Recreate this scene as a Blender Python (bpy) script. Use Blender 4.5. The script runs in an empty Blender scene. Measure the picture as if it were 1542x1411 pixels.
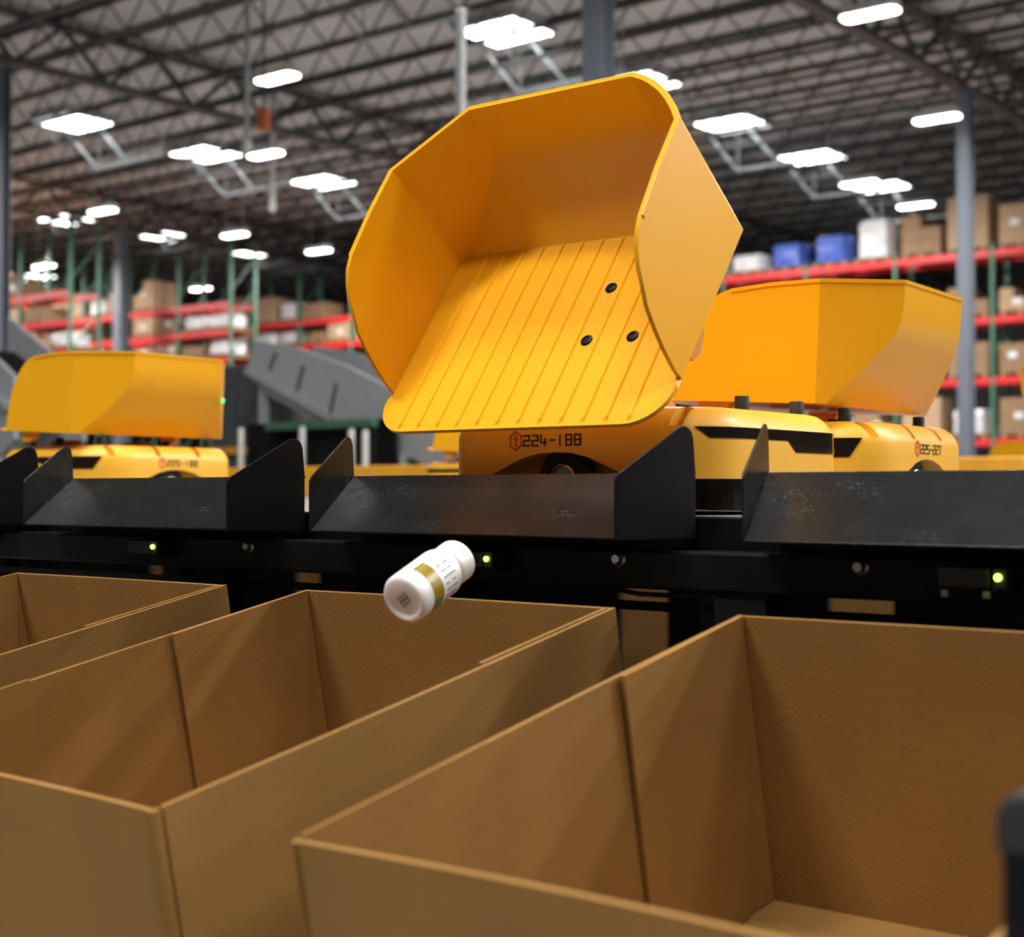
import bpy, bmesh, math, random
from mathutils import Vector, Matrix
R = math.radians
rnd = random.Random(7)
scene = bpy.context.scene
col = scene.collection
PI = math.pi

# ------------------------------------------------------------------ camera, world, lights
cam_d = bpy.data.cameras.new('camera')
cam = bpy.data.objects.new('camera', cam_d); col.objects.link(cam)
cam.location = (0, 0, 1.25)
cam.rotation_euler = (R(90 + 0.8808), 0, R(38.469))
cam_d.sensor_width = 36; cam_d.sensor_fit = 'HORIZONTAL'
cam_d.lens = 36 * 2244 / 1542
cam_d.clip_start = 0.05; cam_d.clip_end = 400
cam_d.dof.use_dof = True
cam_d.dof.focus_distance = 1.85
cam_d.dof.aperture_fstop = 5.2
scene.camera = cam

scene.view_settings.view_transform = 'Standard'
scene.view_settings.look = 'None'
scene.view_settings.gamma = 1
scene.view_settings.exposure = 0.0
try: scene.view_settings.use_curve_mapping = False
except Exception: pass

world = bpy.data.worlds.new('hall_air'); scene.world = world
world.use_nodes = True
bg = world.node_tree.nodes['Background']
bg.inputs[0].default_value = (0.92, 0.96, 1.0, 1)
bg.inputs[1].default_value = 0.05

def area(name, loc, sx, sy, power, colr=(1, 0.97, 0.93)):
    d = bpy.data.lights.new(name, 'AREA'); d.shape = 'RECTANGLE'
    d.size = sx; d.size_y = sy; d.energy = power; d.color = colr
    o = bpy.data.objects.new(name, d); col.objects.link(o); o.location = loc
    return o
# ceiling lamps over the sorting station (above the frame) and over the racks, plus added fill lights
area('station_lamp', (-1.2, 1.45, 9.6), 2.0, 1.2, 530)
area('aisle_fill', (-1.0, -2.0, 9.6), 2.0, 1.0, 230)  # aisle lights are unseen fill, added to brighten front and right faces
area('aisle_fill', (-3.6, -3.8, 9.6), 2.0, 1.0, 660)
area('aisle_fill', (3.4, -2.4, 9.6), 2.0, 1.0, 370)
area('aisle_fill', (7.5, 4.0, 9.6), 2.0, 1.2, 330)
area('deck_lamp', (3.5, 9.5, 9.6), 2.0, 1.2, 330)
for (x, y, p) in ((-11.0, 28.5, 900), (-17.3, 33.5, 800), (-22.5, 33.0, 700), (-46, 25.0, 800), (-36, 25.5, 900), (-44.5, 28.6, 700), (-50, 30.6, 700), (-36, 35.8, 600), (-30, 33, 700), (-22.0, 20.0, 800), (-9, 14, 600), (7, 12, 900), (7, 19, 900), (14, 15, 900), (14, 22, 900), (9, 27, 900), (20, 28, 900), (4.5, 9.0, 500)):  # those right of the station are unseen, added for gloss on yellow walls
    area('hall_light', (x, y, 9.25), 1.4, 0.5, p)

# ------------------------------------------------------------------ materials
def nd(nt, t, **kw):
    n = nt.nodes.new(t)
    for k, v in kw.items(): setattr(n, k, v)
    return n
def mat(name, c, rough=0.5, metal=0.0, var=0.06, scale=8.0, stretch=(1, 1, 1), bump=0.0, bscale=60.0, rvar=0.0, spec=0.5, emit=None, estr=0.0, coat=0.0):
    m = bpy.data.materials.new(name); m.use_nodes = True
    nt = m.node_tree; p = nt.nodes['Principled BSDF']
    p.inputs['Roughness'].default_value = rough
    p.inputs['Metallic'].default_value = metal
    p.inputs['Specular IOR Level'].default_value = spec
    if coat: p.inputs['Coat Weight'].default_value = coat; p.inputs['Coat Roughness'].default_value = 0.15
    tc = nd(nt, 'ShaderNodeTexCoord'); mp = nd(nt, 'ShaderNodeMapping')
    mp.inputs['Scale'].default_value = stretch
    nt.links.new(tc.outputs['Object'], mp.inputs[0])
    nz = nd(nt, 'ShaderNodeTexNoise'); nz.inputs['Scale'].default_value = scale; nz.inputs['Detail'].default_value = 5
    nt.links.new(mp.outputs[0], nz.inputs['Vector'])
    rp = nd(nt, 'ShaderNodeValToRGB')
    lo = tuple(max(0, x * (1 - var)) for x in c); hi = tuple(min(1, x * (1 + var)) for x in c)
    rp.color_ramp.elements[0].color = (*lo, 1); rp.color_ramp.elements[1].color = (*hi, 1)
    rp.color_ramp.elements[0].position = 0.3; rp.color_ramp.elements[1].position = 0.7
    nt.links.new(nz.outputs['Fac'], rp.inputs[0]); nt.links.new(rp.outputs[0], p.inputs['Base Color'])
    if bump:
        n2 = nd(nt, 'ShaderNodeTexNoise'); n2.inputs['Scale'].default_value = bscale; n2.inputs['Detail'].default_value = 3
        nt.links.new(mp.outputs[0], n2.inputs['Vector'])
        b = nd(nt, 'ShaderNodeBump'); b.inputs['Strength'].default_value = bump; b.inputs['Distance'].default_value = 0.002
        nt.links.new(n2.outputs['Fac'], b.inputs['Height']); nt.links.new(b.outputs[0], p.inputs['Normal'])
    if rvar:
        mr = nd(nt, 'ShaderNodeMapRange'); mr.inputs[3].default_value = max(0.02, rough - rvar); mr.inputs[4].default_value = rough + rvar
        nt.links.new(nz.outputs['Fac'], mr.inputs[0]); nt.links.new(mr.outputs[0], p.inputs['Roughness'])
    if emit:
        p.inputs['Emission Color'].default_value = (*emit, 1); p.inputs['Emission Strength'].default_value = estr
    return m
YEL = mat('yellow_plastic', (0.88, 0.41, 0.006), 0.34, var=0.03, scale=5, bump=0.03, bscale=300, rvar=0.05, spec=0.35)
YELB = mat('yellow_body', (0.88, 0.46, 0.035), 0.4, var=0.02, scale=5, bump=0.02, bscale=300)
ORG = mat('orange_bracket', (0.78, 0.27, 0.02), 0.45, var=0.05)
BLK = mat('black_powder_coat', (0.004, 0.004, 0.0045), 0.42, var=0.2, scale=30, bump=0.05, bscale=500, spec=0.2)
BLKM = mat('black_matte', (0.004, 0.004, 0.0045), 0.65, var=0.2, spec=0.25)
RUB = mat('black_rubber', (0.016, 0.016, 0.018), 0.7, var=0.2)
GLS = mat('dark_window', (0.012, 0.008, 0.006), 0.08, var=0.1)
HUBM = mat('hub_metal', (0.55, 0.53, 0.5), 0.3, metal=1.0)
STEEL = mat('galvanised_steel', (0.42, 0.45, 0.47), 0.5, metal=0.3, var=0.12, scale=20)
BOLT = mat('zinc_bolt', (0.5, 0.5, 0.52), 0.28, metal=1.0)
GRYC = mat('grey_conveyor_paint', (0.36, 0.385, 0.41), 0.5, var=0.06)
GRYD = mat('dark_grey_paint', (0.07, 0.08, 0.09), 0.55, var=0.1)
COLM = mat('grey_column_paint', (0.16, 0.18, 0.22), 0.5, var=0.05)
WHT = mat('white_plastic', (0.88, 0.87, 0.87), 0.35, var=0.02)
WHTP = mat('white_post_paint', (0.7, 0.7, 0.68), 0.5, var=0.05)
for k_, v_ in (('Subsurface Weight', .5), ('Subsurface Scale', .03)):
    WHT.node_tree.nodes['Principled BSDF'].inputs[k_].default_value = v_
WHT.node_tree.nodes['Principled BSDF'].inputs['Subsurface Radius'].default_value = (1, .95, .9)
GOLD = mat('gold_label', (0.26, 0.19, 0.02), 0.3, var=0.25, scale=90, stretch=(1, 1, 0.15))
GRN = mat('green_label', (0.05, 0.25, 0.08), 0.4, var=0.2)
INK = mat('dark_ink', (0.035, 0.02, 0.008), 0.5, var=0.1)
INKG = mat('grey_ink', (0.12, 0.115, 0.12), 0.5, var=0.3, scale=400)
REDI = mat('red_ink', (0.62, 0.06, 0.02), 0.5, var=0.1)
REDB = mat('red_beam_paint', (0.70, 0.022, 0.025), 0.45, var=0.12, scale=3)
GRNU = mat('green_upright_paint', (0.06, 0.17, 0.11), 0.5, var=0.12, scale=3)
WOOD = mat('pallet_wood', (0.35, 0.24, 0.13), 0.7, var=0.2)
DECK = mat('roof_deck_steel', (0.52, 0.50, 0.495), 0.7, var=0.15, scale=0.5)
JST = mat('joist_paint', (0.055, 0.053, 0.052), 0.6, var=0.15, scale=2)
CONC = mat('polished_concrete', (0.33, 0.32, 0.31), 0.35, var=0.12, scale=0.7)
WALLM = mat('wall_panel', (0.3, 0.3, 0.31), 0.7, var=0.05)
LEDG = mat('green_led', (0.3, 0.9, 0.1), 0.3, emit=(0.45, 1.0, 0.06), estr=9)
LEDB = mat('green_status_lamp', (0.1, 0.8, 0.2), 0.3, emit=(0.08, 0.9, 0.2), estr=1.5)
SKYE = mat('skylight_diffuser', (0.9, 0.9, 0.9), 0.5, emit=(0.96, 1.0, 0.98), estr=9)
LAMPE = mat('lamp_lens', (0.9, 0.9, 0.9), 0.5, emit=(1.0, 0.98, 0.94), estr=14)
ORNB = mat('orange_box', (0.55, 0.13, 0.04), 0.5)
PLAST = mat('stretch_wrap', (0.72, 0.72, 0.74), 0.25, var=0.2, scale=3)
BLUE = mat('blue_wrap', (0.06, 0.12, 0.5), 0.35, var=0.3, scale=3)
SENS = mat('sensor_housing', (0.025, 0.025, 0.028), 0.4, var=0.1)
DECKP = mat('pale_deck_board', (0.20, 0.19, 0.18), 0.7, var=0.06)  # set paler to bounce light onto the hopper undersides
YKERB = mat('yellow_kerb_paint', (0.75, 0.36, 0.02), 0.5, var=0.08)

def cardboard(name, c, flute, amp=0.05):
    m = mat(name, c, 0.75, var=0.07, scale=9, spec=0.2)
    nt = m.node_tree; p = nt.nodes['Principled BSDF']
    tc = nd(nt, 'ShaderNodeTexCoord')
    # fibres and faint corrugation show-through (fine relief)
    mp = nd(nt, 'ShaderNodeMapping'); mp.inputs['Scale'].default_value = (1, 1, 1)
    nt.links.new(tc.outputs['Object'], mp.inputs[0])
    nz = nd(nt, 'ShaderNodeTexNoise'); nz.inputs['Scale'].default_value = 260; nz.inputs['Detail'].default_value = 4
    nt.links.new(mp.outputs[0], nz.inputs['Vector'])
    wv = nd(nt, 'ShaderNodeTexWave'); wv.wave_type = 'BANDS'; wv.bands_direction = flute
    wv.inputs['Scale'].default_value = 22; wv.inputs['Distortion'].default_value = 1.5; wv.inputs['Detail'].default_value = 2
    nt.links.new(mp.outputs[0], wv.inputs['Vector'])
    ad = nd(nt, 'ShaderNodeMath', operation='MULTIPLY_ADD'); ad.inputs[1].default_value = amp
    nt.links.new(wv.outputs['Fac'], ad.inputs[0]); nt.links.new(nz.outputs['Fac'], ad.inputs[2])
    b = nd(nt, 'ShaderNodeBump'); b.inputs['Strength'].default_value = 0.25; b.inputs['Distance'].default_value = 0.0015
    nt.links.new(ad.outputs[0], b.inputs['Height']); nt.links.new(b.outputs[0], p.inputs['Normal'])
    return m
CARD = cardboard('kraft_cardboard', (0.285, 0.150, 0.042), 'Z', 0.06)
CARDF = cardboard('kraft_cardboard_flap', (0.295, 0.156, 0.044), 'Z', 0.14)
CARDT = cardboard('tan_carton_board', (0.46, 0.31, 0.19), 'Z')
CARDB = cardboard('brown_carton_board', (0.30, 0.19, 0.11), 'Z')

def scratched(name):
    m = mat(name, (0.005, 0.005, 0.0056), 0.27, var=0.2, scale=30, bump=0.06, bscale=700, rvar=0.04, spec=0.35)
    nt = m.node_tree; p = nt.nodes['Principled BSDF']
    tc = nd(nt, 'ShaderNodeTexCoord'); mp = nd(nt, 'ShaderNodeMapping'); mp.inputs['Scale'].default_value = (1.0, 2.0, 2.0)
    nt.links.new(tc.outputs['Object'], mp.inputs[0])
    n = nd(nt, 'ShaderNodeTexNoise'); n.inputs['Scale'].default_value = 260; n.inputs['Detail'].default_value = 2
    n2 = nd(nt, 'ShaderNodeTexNoise'); n2.inputs['Scale'].default_value = 9
    nt.links.new(mp.outputs[0], n.inputs['Vector']); nt.links.new(mp.outputs[0], n2.inputs['Vector'])
    a = nd(nt, 'ShaderNodeMath', operation='MULTIPLY'); nt.links.new(n.outputs['Fac'], a.inputs[0]); nt.links.new(n2.outputs['Fac'], a.inputs[1])
    r = nd(nt, 'ShaderNodeMapRange'); r.inputs[1].default_value = 0.385; r.inputs[2].default_value = 0.46; r.inputs[3].default_value = 0; r.inputs[4].default_value = 0.14
    nt.links.new(a.outputs[0], r.inputs[0])
    mx = nd(nt, 'ShaderNodeMix', data_type='RGBA')
    old = p.inputs['Base Color'].links[0].from_socket
    nt.links.new(r.outputs[0], mx.inputs[0]); nt.links.new(old, mx.inputs[6]); mx.inputs[7].default_value = (0.35, 0.35, 0.36, 1)
    nt.links.new(mx.outputs[2], p.inputs['Base Color'])
    return m
TRAY = scratched('scuffed_black_tray')

# ------------------------------------------------------------------ mesh helpers
class MB:
    def __init__(s): s.v = []; s.f = []
    def add(s, vs, fs):
        o = len(s.v); s.v += [tuple(v) for v in vs]; s.f += [tuple(i + o for i in f) for f in fs]; return s
    def box(s, x0, x1, y0, y1, z0, z1, M=None):
        vs = [Vector((x, y, z)) for z in (z0, z1) for (x, y) in ((x0, y0), (x1, y0), (x1, y1), (x0, y1))]
        if M is not None: vs = [M @ v for v in vs]
        return s.add(vs, [(3, 2, 1, 0), (4, 5, 6, 7), (0, 1, 5, 4), (1, 2, 6, 5), (2, 3, 7, 6), (3, 0, 4, 7)])
    def bar(s, a, b, w, h=None, up=(0, 0, 1)):
        a = Vector(a); b = Vector(b); d = (b - a); L = d.length; d.normalize(); h = h or w
        u = Vector(up)
        if abs(d.dot(u)) > 0.98: u = Vector((1, 0, 0))
        x = d.cross(u).normalized(); z = x.cross(d)
        vs = [p + x * sx * w / 2 + z * sz * h / 2 for p in (a, b) for (sx, sz) in ((-1, -1), (1, -1), (1, 1), (-1, 1))]
        return s.add(vs, [(3, 2, 1, 0), (4, 5, 6, 7), (0, 1, 5, 4), (1, 2, 6, 5), (2, 3, 7, 6), (3, 0, 4, 7)])
    def lathe(s, prof, n=24, M=None):
        # prof: list of (r, z); closed by caps
        vs = []; fs = []
        for (r, z) in prof:
            for k in range(n):
                v = Vector((r * math.cos(2 * PI * k / n), r * math.sin(2 * PI * k / n), z))
                vs.append(M @ v if M is not None else v)
        m = len(prof)
        for i in range(m - 1):
            for k in range(n):
                k2 = (k + 1) % n
                fs.append((i * n + k, i * n + k2, (i + 1) * n + k2, (i + 1) * n + k))
        fs.append(tuple(range(n - 1, -1, -1))); fs.append(tuple((m - 1) * n + k for k in range(n)))
        return s.add(vs, fs)
    def prism(s, poly, axis, t0, t1):
        # poly: 2D points; extruded along axis from t0 to t1
        n = len(poly)
        def P(p, t):
            return {'x': (t, p[0], p[1]), 'y': (p[0], t, p[1]), 'z': (p[0], p[1], t)}[axis]
        vs = [P(p, t0) for p in poly] + [P(p, t1) for p in poly]
        fs = [tuple(range(n - 1, -1, -1)), tuple(range(n, 2 * n))]
        fs += [(i, (i + 1) % n, n + (i + 1) % n, n + i) for i in range(n)]
        return s.add(vs, fs)
    def tube(s, pts, r, n=10):
        pts = [Vector(p) for p in pts]; vs = []; fs = []
        for i, p in enumerate(pts):
            d = (pts[min(i + 1, len(pts) - 1)] - pts[max(i - 1, 0)]).normalized()
            u = Vector((0, 0, 1)) if abs(d.z) < 0.9 else Vector((1, 0, 0))
            x = d.cross(u).normalized(); y = x.cross(d)
            for k in range(n):
                a = 2 * PI * k / n; vs.append(p + x * r * math.cos(a) + y * r * math.sin(a))
        for i in range(len(pts) - 1):
            for k in range(n):
                k2 = (k + 1) % n; fs.append((i * n + k, i * n + k2, (i + 1) * n + k2, (i + 1) * n + k))
        fs.append(tuple(range(n - 1, -1, -1))); fs.append(tuple((len(pts) - 1) * n + k for k in range(n)))
        return s.add(vs, fs)
    def mesh(s, name, m, smooth=None):
        me = bpy.data.meshes.new(name); me.from_pydata(s.v, [], s.f)
        bm = bmesh.new(); bm.from_mesh(me); bmesh.ops.recalc_face_normals(bm, faces=bm.faces[:]); bm.to_mesh(me); bm.free()
        me.materials.append(m)
        if smooth:
            me.polygons.foreach_set('use_smooth', [True] * len(me.polygons)); me.set_sharp_from_angle(angle=R(smooth))
        return me
    def build(s, name, m, parent=None, smooth=None, bevel=None, seg=2):
        o = bpy.data.objects.new(name, s.mesh(name, m, smooth)); col.objects.link(o)
        if parent: o.parent = parent
        if bevel:
            b = o.modifiers.new('bevel', 'BEVEL'); b.width = bevel; b.segments = seg; b.limit_method = 'ANGLE'; b.angle_limit = R(32)
            if hasattr(b, 'harden_normals') and smooth: b.harden_normals = False
        return o
def bake(o):
    """apply the modifiers so that copies share plain mesh data"""
    bpy.context.view_layer.update()
    dg = bpy.context.evaluated_depsgraph_get()
    me = bpy.data.meshes.new_from_object(o.evaluated_get(dg))
    o.modifiers.clear(); o.data = me
    return o
def tag(o, label=None, cat=None, group=None, kind=None):
    if label: o['label'] = label
    if cat: o['category'] = cat
    if group: o['group'] = group
    if kind: o['kind'] = kind
    return o
def empty(name, loc, rot=(0, 0, 0)):
    o = bpy.data.objects.new(name, None); col.objects.link(o)
    o.location = loc; o.rotation_euler = rot; o.empty_display_size = 0.1
    return o
def kids(o): return [c for c in list(bpy.data.objects) if c.parent == o]
def copy_tree(o, parent=None):
    c = o.copy(); col.objects.link(c); c.parent = parent
    for k in kids(o): copy_tree(k, c)
    return c
def rounded(poly, r, n=5):
    """round the corners of a 2D polygon; r may be a list"""
    out = []; N = len(poly)
    for i, p in enumerate(poly):
        rr = r[i] if isinstance(r, (list, tuple)) else r
        p = Vector(p); a = (Vector(poly[i - 1]) - p); b = (Vector(poly[(i + 1) % N]) - p)
        if rr <= 0: out.append(tuple(p)); continue
        an, bn = a.normalized(), b.normalized(); ang = an.angle(bn)
        d = rr / math.tan(ang / 2); c = p + (an + bn).normalized() * (rr / math.sin(ang / 2))
        s = p + an * d - c; e = p + bn * d - c
        a0 = math.atan2(s.y, s.x); a1 = math.atan2(e.y, e.x); da = a1 - a0
        while da > PI: da -= 2 * PI
        while da < -PI: da += 2 * PI
        for k in range(n + 1):
            t = a0 + da * k / n; out.append((c.x + rr * math.cos(t), c.y + rr * math.sin(t)))
    return out

# ------------------------------------------------------------------ setting: hall shell
def struct(name, mb, m):
    return tag(mb.build(name, m), kind='structure')
struct('floor', MB().box(-100, 40, -8, 72, -0.2, 0), CONC)
roof = MB(); roof.box(-100, 40, -8, 72, 11.56, 11.7)
for k in range(0, 0): pass
struct('ceiling', roof, DECK)
struct('wall_back', MB().box(-100, 40, 70, 70.3, 0, 11.56), WALLM)
struct('wall_left', MB().box(-98, -97.7, -8, 70, 0, 11.56), WALLM)

# roof joists along X
JX0, JX1 = -78.0, -2.0
def joist_meshes():
    t = MB().box(JX0, JX1, -0.06, 0.06, 11.44, 11.55).mesh('top_chord', JST)
    b = MB().box(JX0, JX1, -0.05, 0.05, 10.72, 10.80).mesh('bottom_chord', JST)
    w = MB(); n = 62; dx = (JX1 - JX0) / n
    for i in range(n):
        x = JX0 + i * dx
        w.bar((x, 0, 10.78), (x + dx / 2, 0, 11.46), 0.035); w.bar((x + dx / 2, 0, 11.46), (x + dx, 0, 10.78), 0.035)
    return t, b, w.mesh('web', JST)
jt, jb, jw = joist_meshes()
y = 8.9
while y < 70:
    r = empty('roof_joist', (0, y, 0))
    tag(r, 'dark open web steel roof joist running across under the grey roof deck', 'joist', 'roof joists under the deck')
    for nm, me in (('top_chord', jt), ('bottom_chord', jb), ('web', jw)):
        o = bpy.data.objects.new(nm, me); col.objects.link(o); o.parent = r
        if nm == 'web': o['kind'] = 'stuff'
    y += 1.69
# girders along Y
def girder(x, lab):
    g = empty('roof_girder', (x, 0, 0)); tag(g, lab, 'girder')
    MB().box(-0.16, 0.16, 6, 70, 10.26, 10.38).build('bottom_chord', JST, g)
    MB().box(-0.14, 0.14, 6, 70, 11.3, 11.42).build('top_chord', JST, g)
    w = MB(); yy = 6.0
    while yy < 69:
        w.bar((0, yy, 10.34), (0, yy + 1.2, 11.34), 0.09); w.bar((0, yy + 1.2, 11.34), (0, yy + 2.4, 10.34), 0.09); yy += 2.4
    tag(w.build('web', JST, g), kind='stuff')
girder(-12.84, 'dark roof girder meeting the tall grey column at the right')
girder(-27.75, 'dark roof girder of crossed bars at the upper left')
girder(-42.5, 'far dark roof girder above the small left column')
# columns
def column(x, yv, w, lab):
    c = empty('steel_column', (x, yv, 0)); tag(c, lab, 'column')
    m = MB(); t = 0.03
    m.box(-w / 2, w / 2, -w / 2, -w / 2 + t, 0.02, 10.27); m.box(-w / 2, w / 2, w / 2 - t, w / 2, 0.02, 10.27); m.box(-t / 2, t / 2, -w / 2 + t, w / 2 - t, 0.02, 10.27)
    m.build('shaft', COLM, c); MB().box(-w * .7, w * .7, -w * .7, w * .7, 0, 0.03).build('base_plate', COLM, c)
    MB().box(-w * .6, w * .6, -w * .6, w * .6, 10.25, 10.28).build('cap_plate', COLM, c)
column(-12.84, 18.25, 0.36, 'grey steel column rising behind the tipped yellow hopper')
column(-12.84, 32.6, 0.30, 'tall grey steel column right of the yellow hopper of 225-227')
column(-42.5, 31.8, 0.40, 'far grey steel column above the racks at the left')
column(-28.2, 17.95, 0.36, 'grey steel column at the left edge of the view')

# skylights with hanging strut frames
def skylight(x, yv, lab):
    s = empty('skylight', (x, yv, 0)); tag(s, lab, 'skylight', 'skylights in the roof deck')
    fr = MB(); a, b = 0.85, 0.78
    for (x0, x1, y0, y1) in ((-a, a, -b, -b + .07), (-a, a, b - .07, b), (-a, -a + .07, -b + .07, b - .07), (a - .07, a, -b + .07, b - .07)):
        fr.box(x0, x1, y0, y1, 11.31, 11.56)
    fr.build('curb', STEEL, s)
    for k in range(4):
        w = (2 * a - 0.14) / 4
        MB().box(-a + .07 + k * w + .012, -a + .07 + (k + 1) * w - .012, -b + .07, b - .07, 11.285, 11.33).build('diffuser_pane', SKYE, s)
def strut_frame(x, yv, lab):
    # galvanised strut trapeze hung from the joists just beyond the skylight
    s = empty('strut_frame', (x, yv, 0)); tag(s, lab, 'frame', 'strut frames hung by the skylights')
    z = 10.35
    MB().bar((-.6, 1.25, z), (2.3, 1.25, z), 0.07, 0.07).build('cross_bar', STEEL, s)
    for (p, q, w) in (((-.6, 1.25, z), (-1.3, .5, 11.565), .05), ((2.25, 1.25, z), (2.25, 1.25, 11.565), .03), ((0.75, 1.25, z), (-0.05, 0.86, 11.40), .07), ((-.55, 1.25, z), (-.55, 1.25, 11.565), .03)):
        MB().bar(p, q, w).build('hanger', STEEL, s)
SKY = [(-20.35, 25.36, 'nearest bright skylight at top centre beside the vertical grey pole', 1), (-20.35, 30.6, 'bright skylight half hidden behind the top of the tipped hopper', 0),
       (-20.6, 35.66, 'bright skylight just right of the tipped hopper', 1), (-20.75, 40.63, 'bright skylight second right of the tipped hopper', 1),
       (-21.0, 46.0, 'bright skylight behind two oblong lamps above the right rack', 1),
       (-34.6, 24.28, 'bright skylight at upper left beyond the left column', 1), (-34.75, 29.03, 'bright skylight left of the middle oblong lamp', 1), (-34.9, 34.04, 'bright skylight left of the tipped hopper at mid height', 1),
       (-47.24, 32.88, 'far bright skylight beside a round lamp at the left', 0), (-47.2, 37.52, 'far bright skylight above the left racks, middle of its row', 0), (-47.5, 42.5, 'far bright skylight between two green rack uprights', 0),
       (-60.9, 40.88, 'farthest bright skylight at the left edge above the red beams', 0)]
for (x, yv, lab, fr) in SKY:
    skylight(x, yv, lab)
    if fr: strut_frame(x, yv, lab.replace('bright skylight', 'grey strut frame hung under the skylight').replace('nearest grey', 'nearest grey'))
# one more trapeze at the top left of the hopper
strut_frame(-20.4, 20.3, 'grey strut frame at the top edge left of the grey pole')

# oblong high bay lamps
def lamp(x, yv, lab, z=9.4):
    s = empty('high_bay_lamp', (x, yv, 0)); tag(s, lab, 'lamp', 'lit high bay lamps')
    MB().prism(rounded([(-.52, -.2), (.52, -.2), (.52, .2), (-.52, .2)], .12), 'z', z + .03, z + .16).build('housing', WHTP, s)
    MB().prism(rounded([(-.50, -.18), (.50, -.18), (.50, .18), (-.50, .18)], .11), 'z', z, z + .029).build('lens', LAMPE, s)
    for dx in (-.4, .4): MB().bar((dx, 0, z + .16), (dx, 0, 11.565), 0.012).build('hanger', STEEL, s)
for (x, yv, lab) in [(-21.9, 20.1, 'lit oblong lamp at upper left beside the thin hanging conduit'), (-27.1, 24.5, 'lit oblong lamp crossing the white hanging rod'),
                     (-36.3, 26.5, 'lit lamp above the far left column'), (-36.4, 31.6, 'lit lamp above the tall green uprights at the left'), (-36.6, 35.5, 'lit lamp just left of the tipped hopper'),
                     (-46.9, 31.7, 'lit lamp at the left edge above the farthest skylight'), (-47.2, 39.2, 'lowest lit lamp among the left racks'),
                     (-11.0, 23.7, 'lit oblong lamp at the top right corner'), (-12.96, 31.3, 'lit oblong lamp touching the right column'),
                     (-17.3, 36.6, 'lit lamp overlapping the last right skylight'), (-17.4, 40.45, 'lit lamp below the last right skylight')]:
    lamp(x, yv, lab)

# hanging conduits and the standing pole
c = empty('hanging_conduit', (-19.72, 17.39, 0)); tag(c, 'thin grey conduit hanging from the roof at upper left', 'conduit')
MB().tube([(0, 0, 7.35), (0, 0, 11.565)], .045).build('pipe', STEEL, c); MB().lathe([(.07, 7.18), (.09, 7.25), (.09, 7.33), (.05, 7.4)], 12).build('fitting', WHTP, c)
c = empty('hanging_rod', (-28.31, 25.83, 0)); tag(c, 'white rod hanging with a bulb shaped end at upper left', 'rod')
MB().tube([(0, 0, 8.7), (0, 0, 11.565)], .07).build('rod', WHTP, c); MB().lathe([(.05, 8.36), (.09, 8.4), (.095, 8.5), (.07, 8.72)], 12).build('end_bulb', WHT, c)
c = empty('junction_box', (-19.55, 17.62, 0)); tag(c, 'orange box hanging between the conduit and the white rod', 'box')
MB().box(-.10, .10, -.06, .10, 7.55, 7.95).build('case', ORNB, c, bevel=.02); MB().tube([(0, 0, 7.95), (0, 0, 11.565)], .02).build('hanger', JST, c)
c = empty('steel_pole', (-6.46, 7.58, 0)); tag(c, 'slim grey pole standing behind the left of the tipped hopper', 'pole')
MB().box(-.026, .026, -.026, .026, .01, 4.46).build('shaft', STEEL, c, bevel=.004); MB().box(-.03, .03, -.03, .03, 4.46, 4.49).build('end_cap', WHTP, c, bevel=.008); MB().box(-.1, .1, -.1, .1, 0, .012).build('base_plate', STEEL, c)

# ------------------------------------------------------------------ pallet racks and loads
LEV = [2.64, 4.25, 5.85, 7.6]
LEVL = [2.64, 3.70, 4.75, 5.75, 6.68, 7.6]
def rack(yv, x0, nb, top, lab, bay=2.7, depth=1.07, levels=LEV):
    g = empty('pallet_rack', (x0, yv, 0)); tag(g, lab, 'rack', 'pallet racks at the back of the hall')
    um = MB().box(-.05, .05, -.05, .05, 0, top).mesh('upright', GRNU)
    bm_ = MB().box(.05, bay - .05, -.04, .04, -.19, 0).mesh('beam', REDB)
    br = MB(); z = .3
    while z < top - 1.3: br.bar((0, .05, z), (0, depth - .05, z + 1.1), .04); z += 1.1
    br = br.mesh('brace', GRNU)
    for i in range(nb + 1):
        for d in (0, depth):
            o = bpy.data.objects.new('upright', um); col.objects.link(o); o.parent = g; o.location = (i * bay, d, 0)
        o = bpy.data.objects.new('brace', br); col.objects.link(o); o.parent = g; o.location = (i * bay, 0, 0)
    for i in range(nb):
        for z in levels:
            for d in (-.0, depth):
                o = bpy.data.objects.new('beam', bm_); col.objects.link(o); o.parent = g; o.location = (i * bay, d, z)
PAL = MB()
for k in range(5): PAL.box(-.55, .55, -.5 + k * .22, -.36 + k * .22, .10, .125)
for k in (-.5, -.05, .4): PAL.box(k, k + .1, -.5, .52, 0, .10)
PAL = PAL.mesh('pallet', WOOD)
def carton_mesh(w, d, h, m): return MB().box(-w / 2 + .006, w / 2 - .006, -d / 2 + .006, d / 2 - .006, 0, h - .008).mesh('carton', m)
CMS = {}
def cm(w, d, h, m):
    k = (w, d, h, m.name)
    if k not in CMS: CMS[k] = carton_mesh(w, d, h, m)
    return CMS[k]
ORD = ['first', 'second', 'third', 'fourth', 'fifth', 'sixth', 'seventh', 'eighth', 'ninth']
LVN = ['ground', 'lowest beam', 'second beam', 'third beam', 'top beam']
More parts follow.
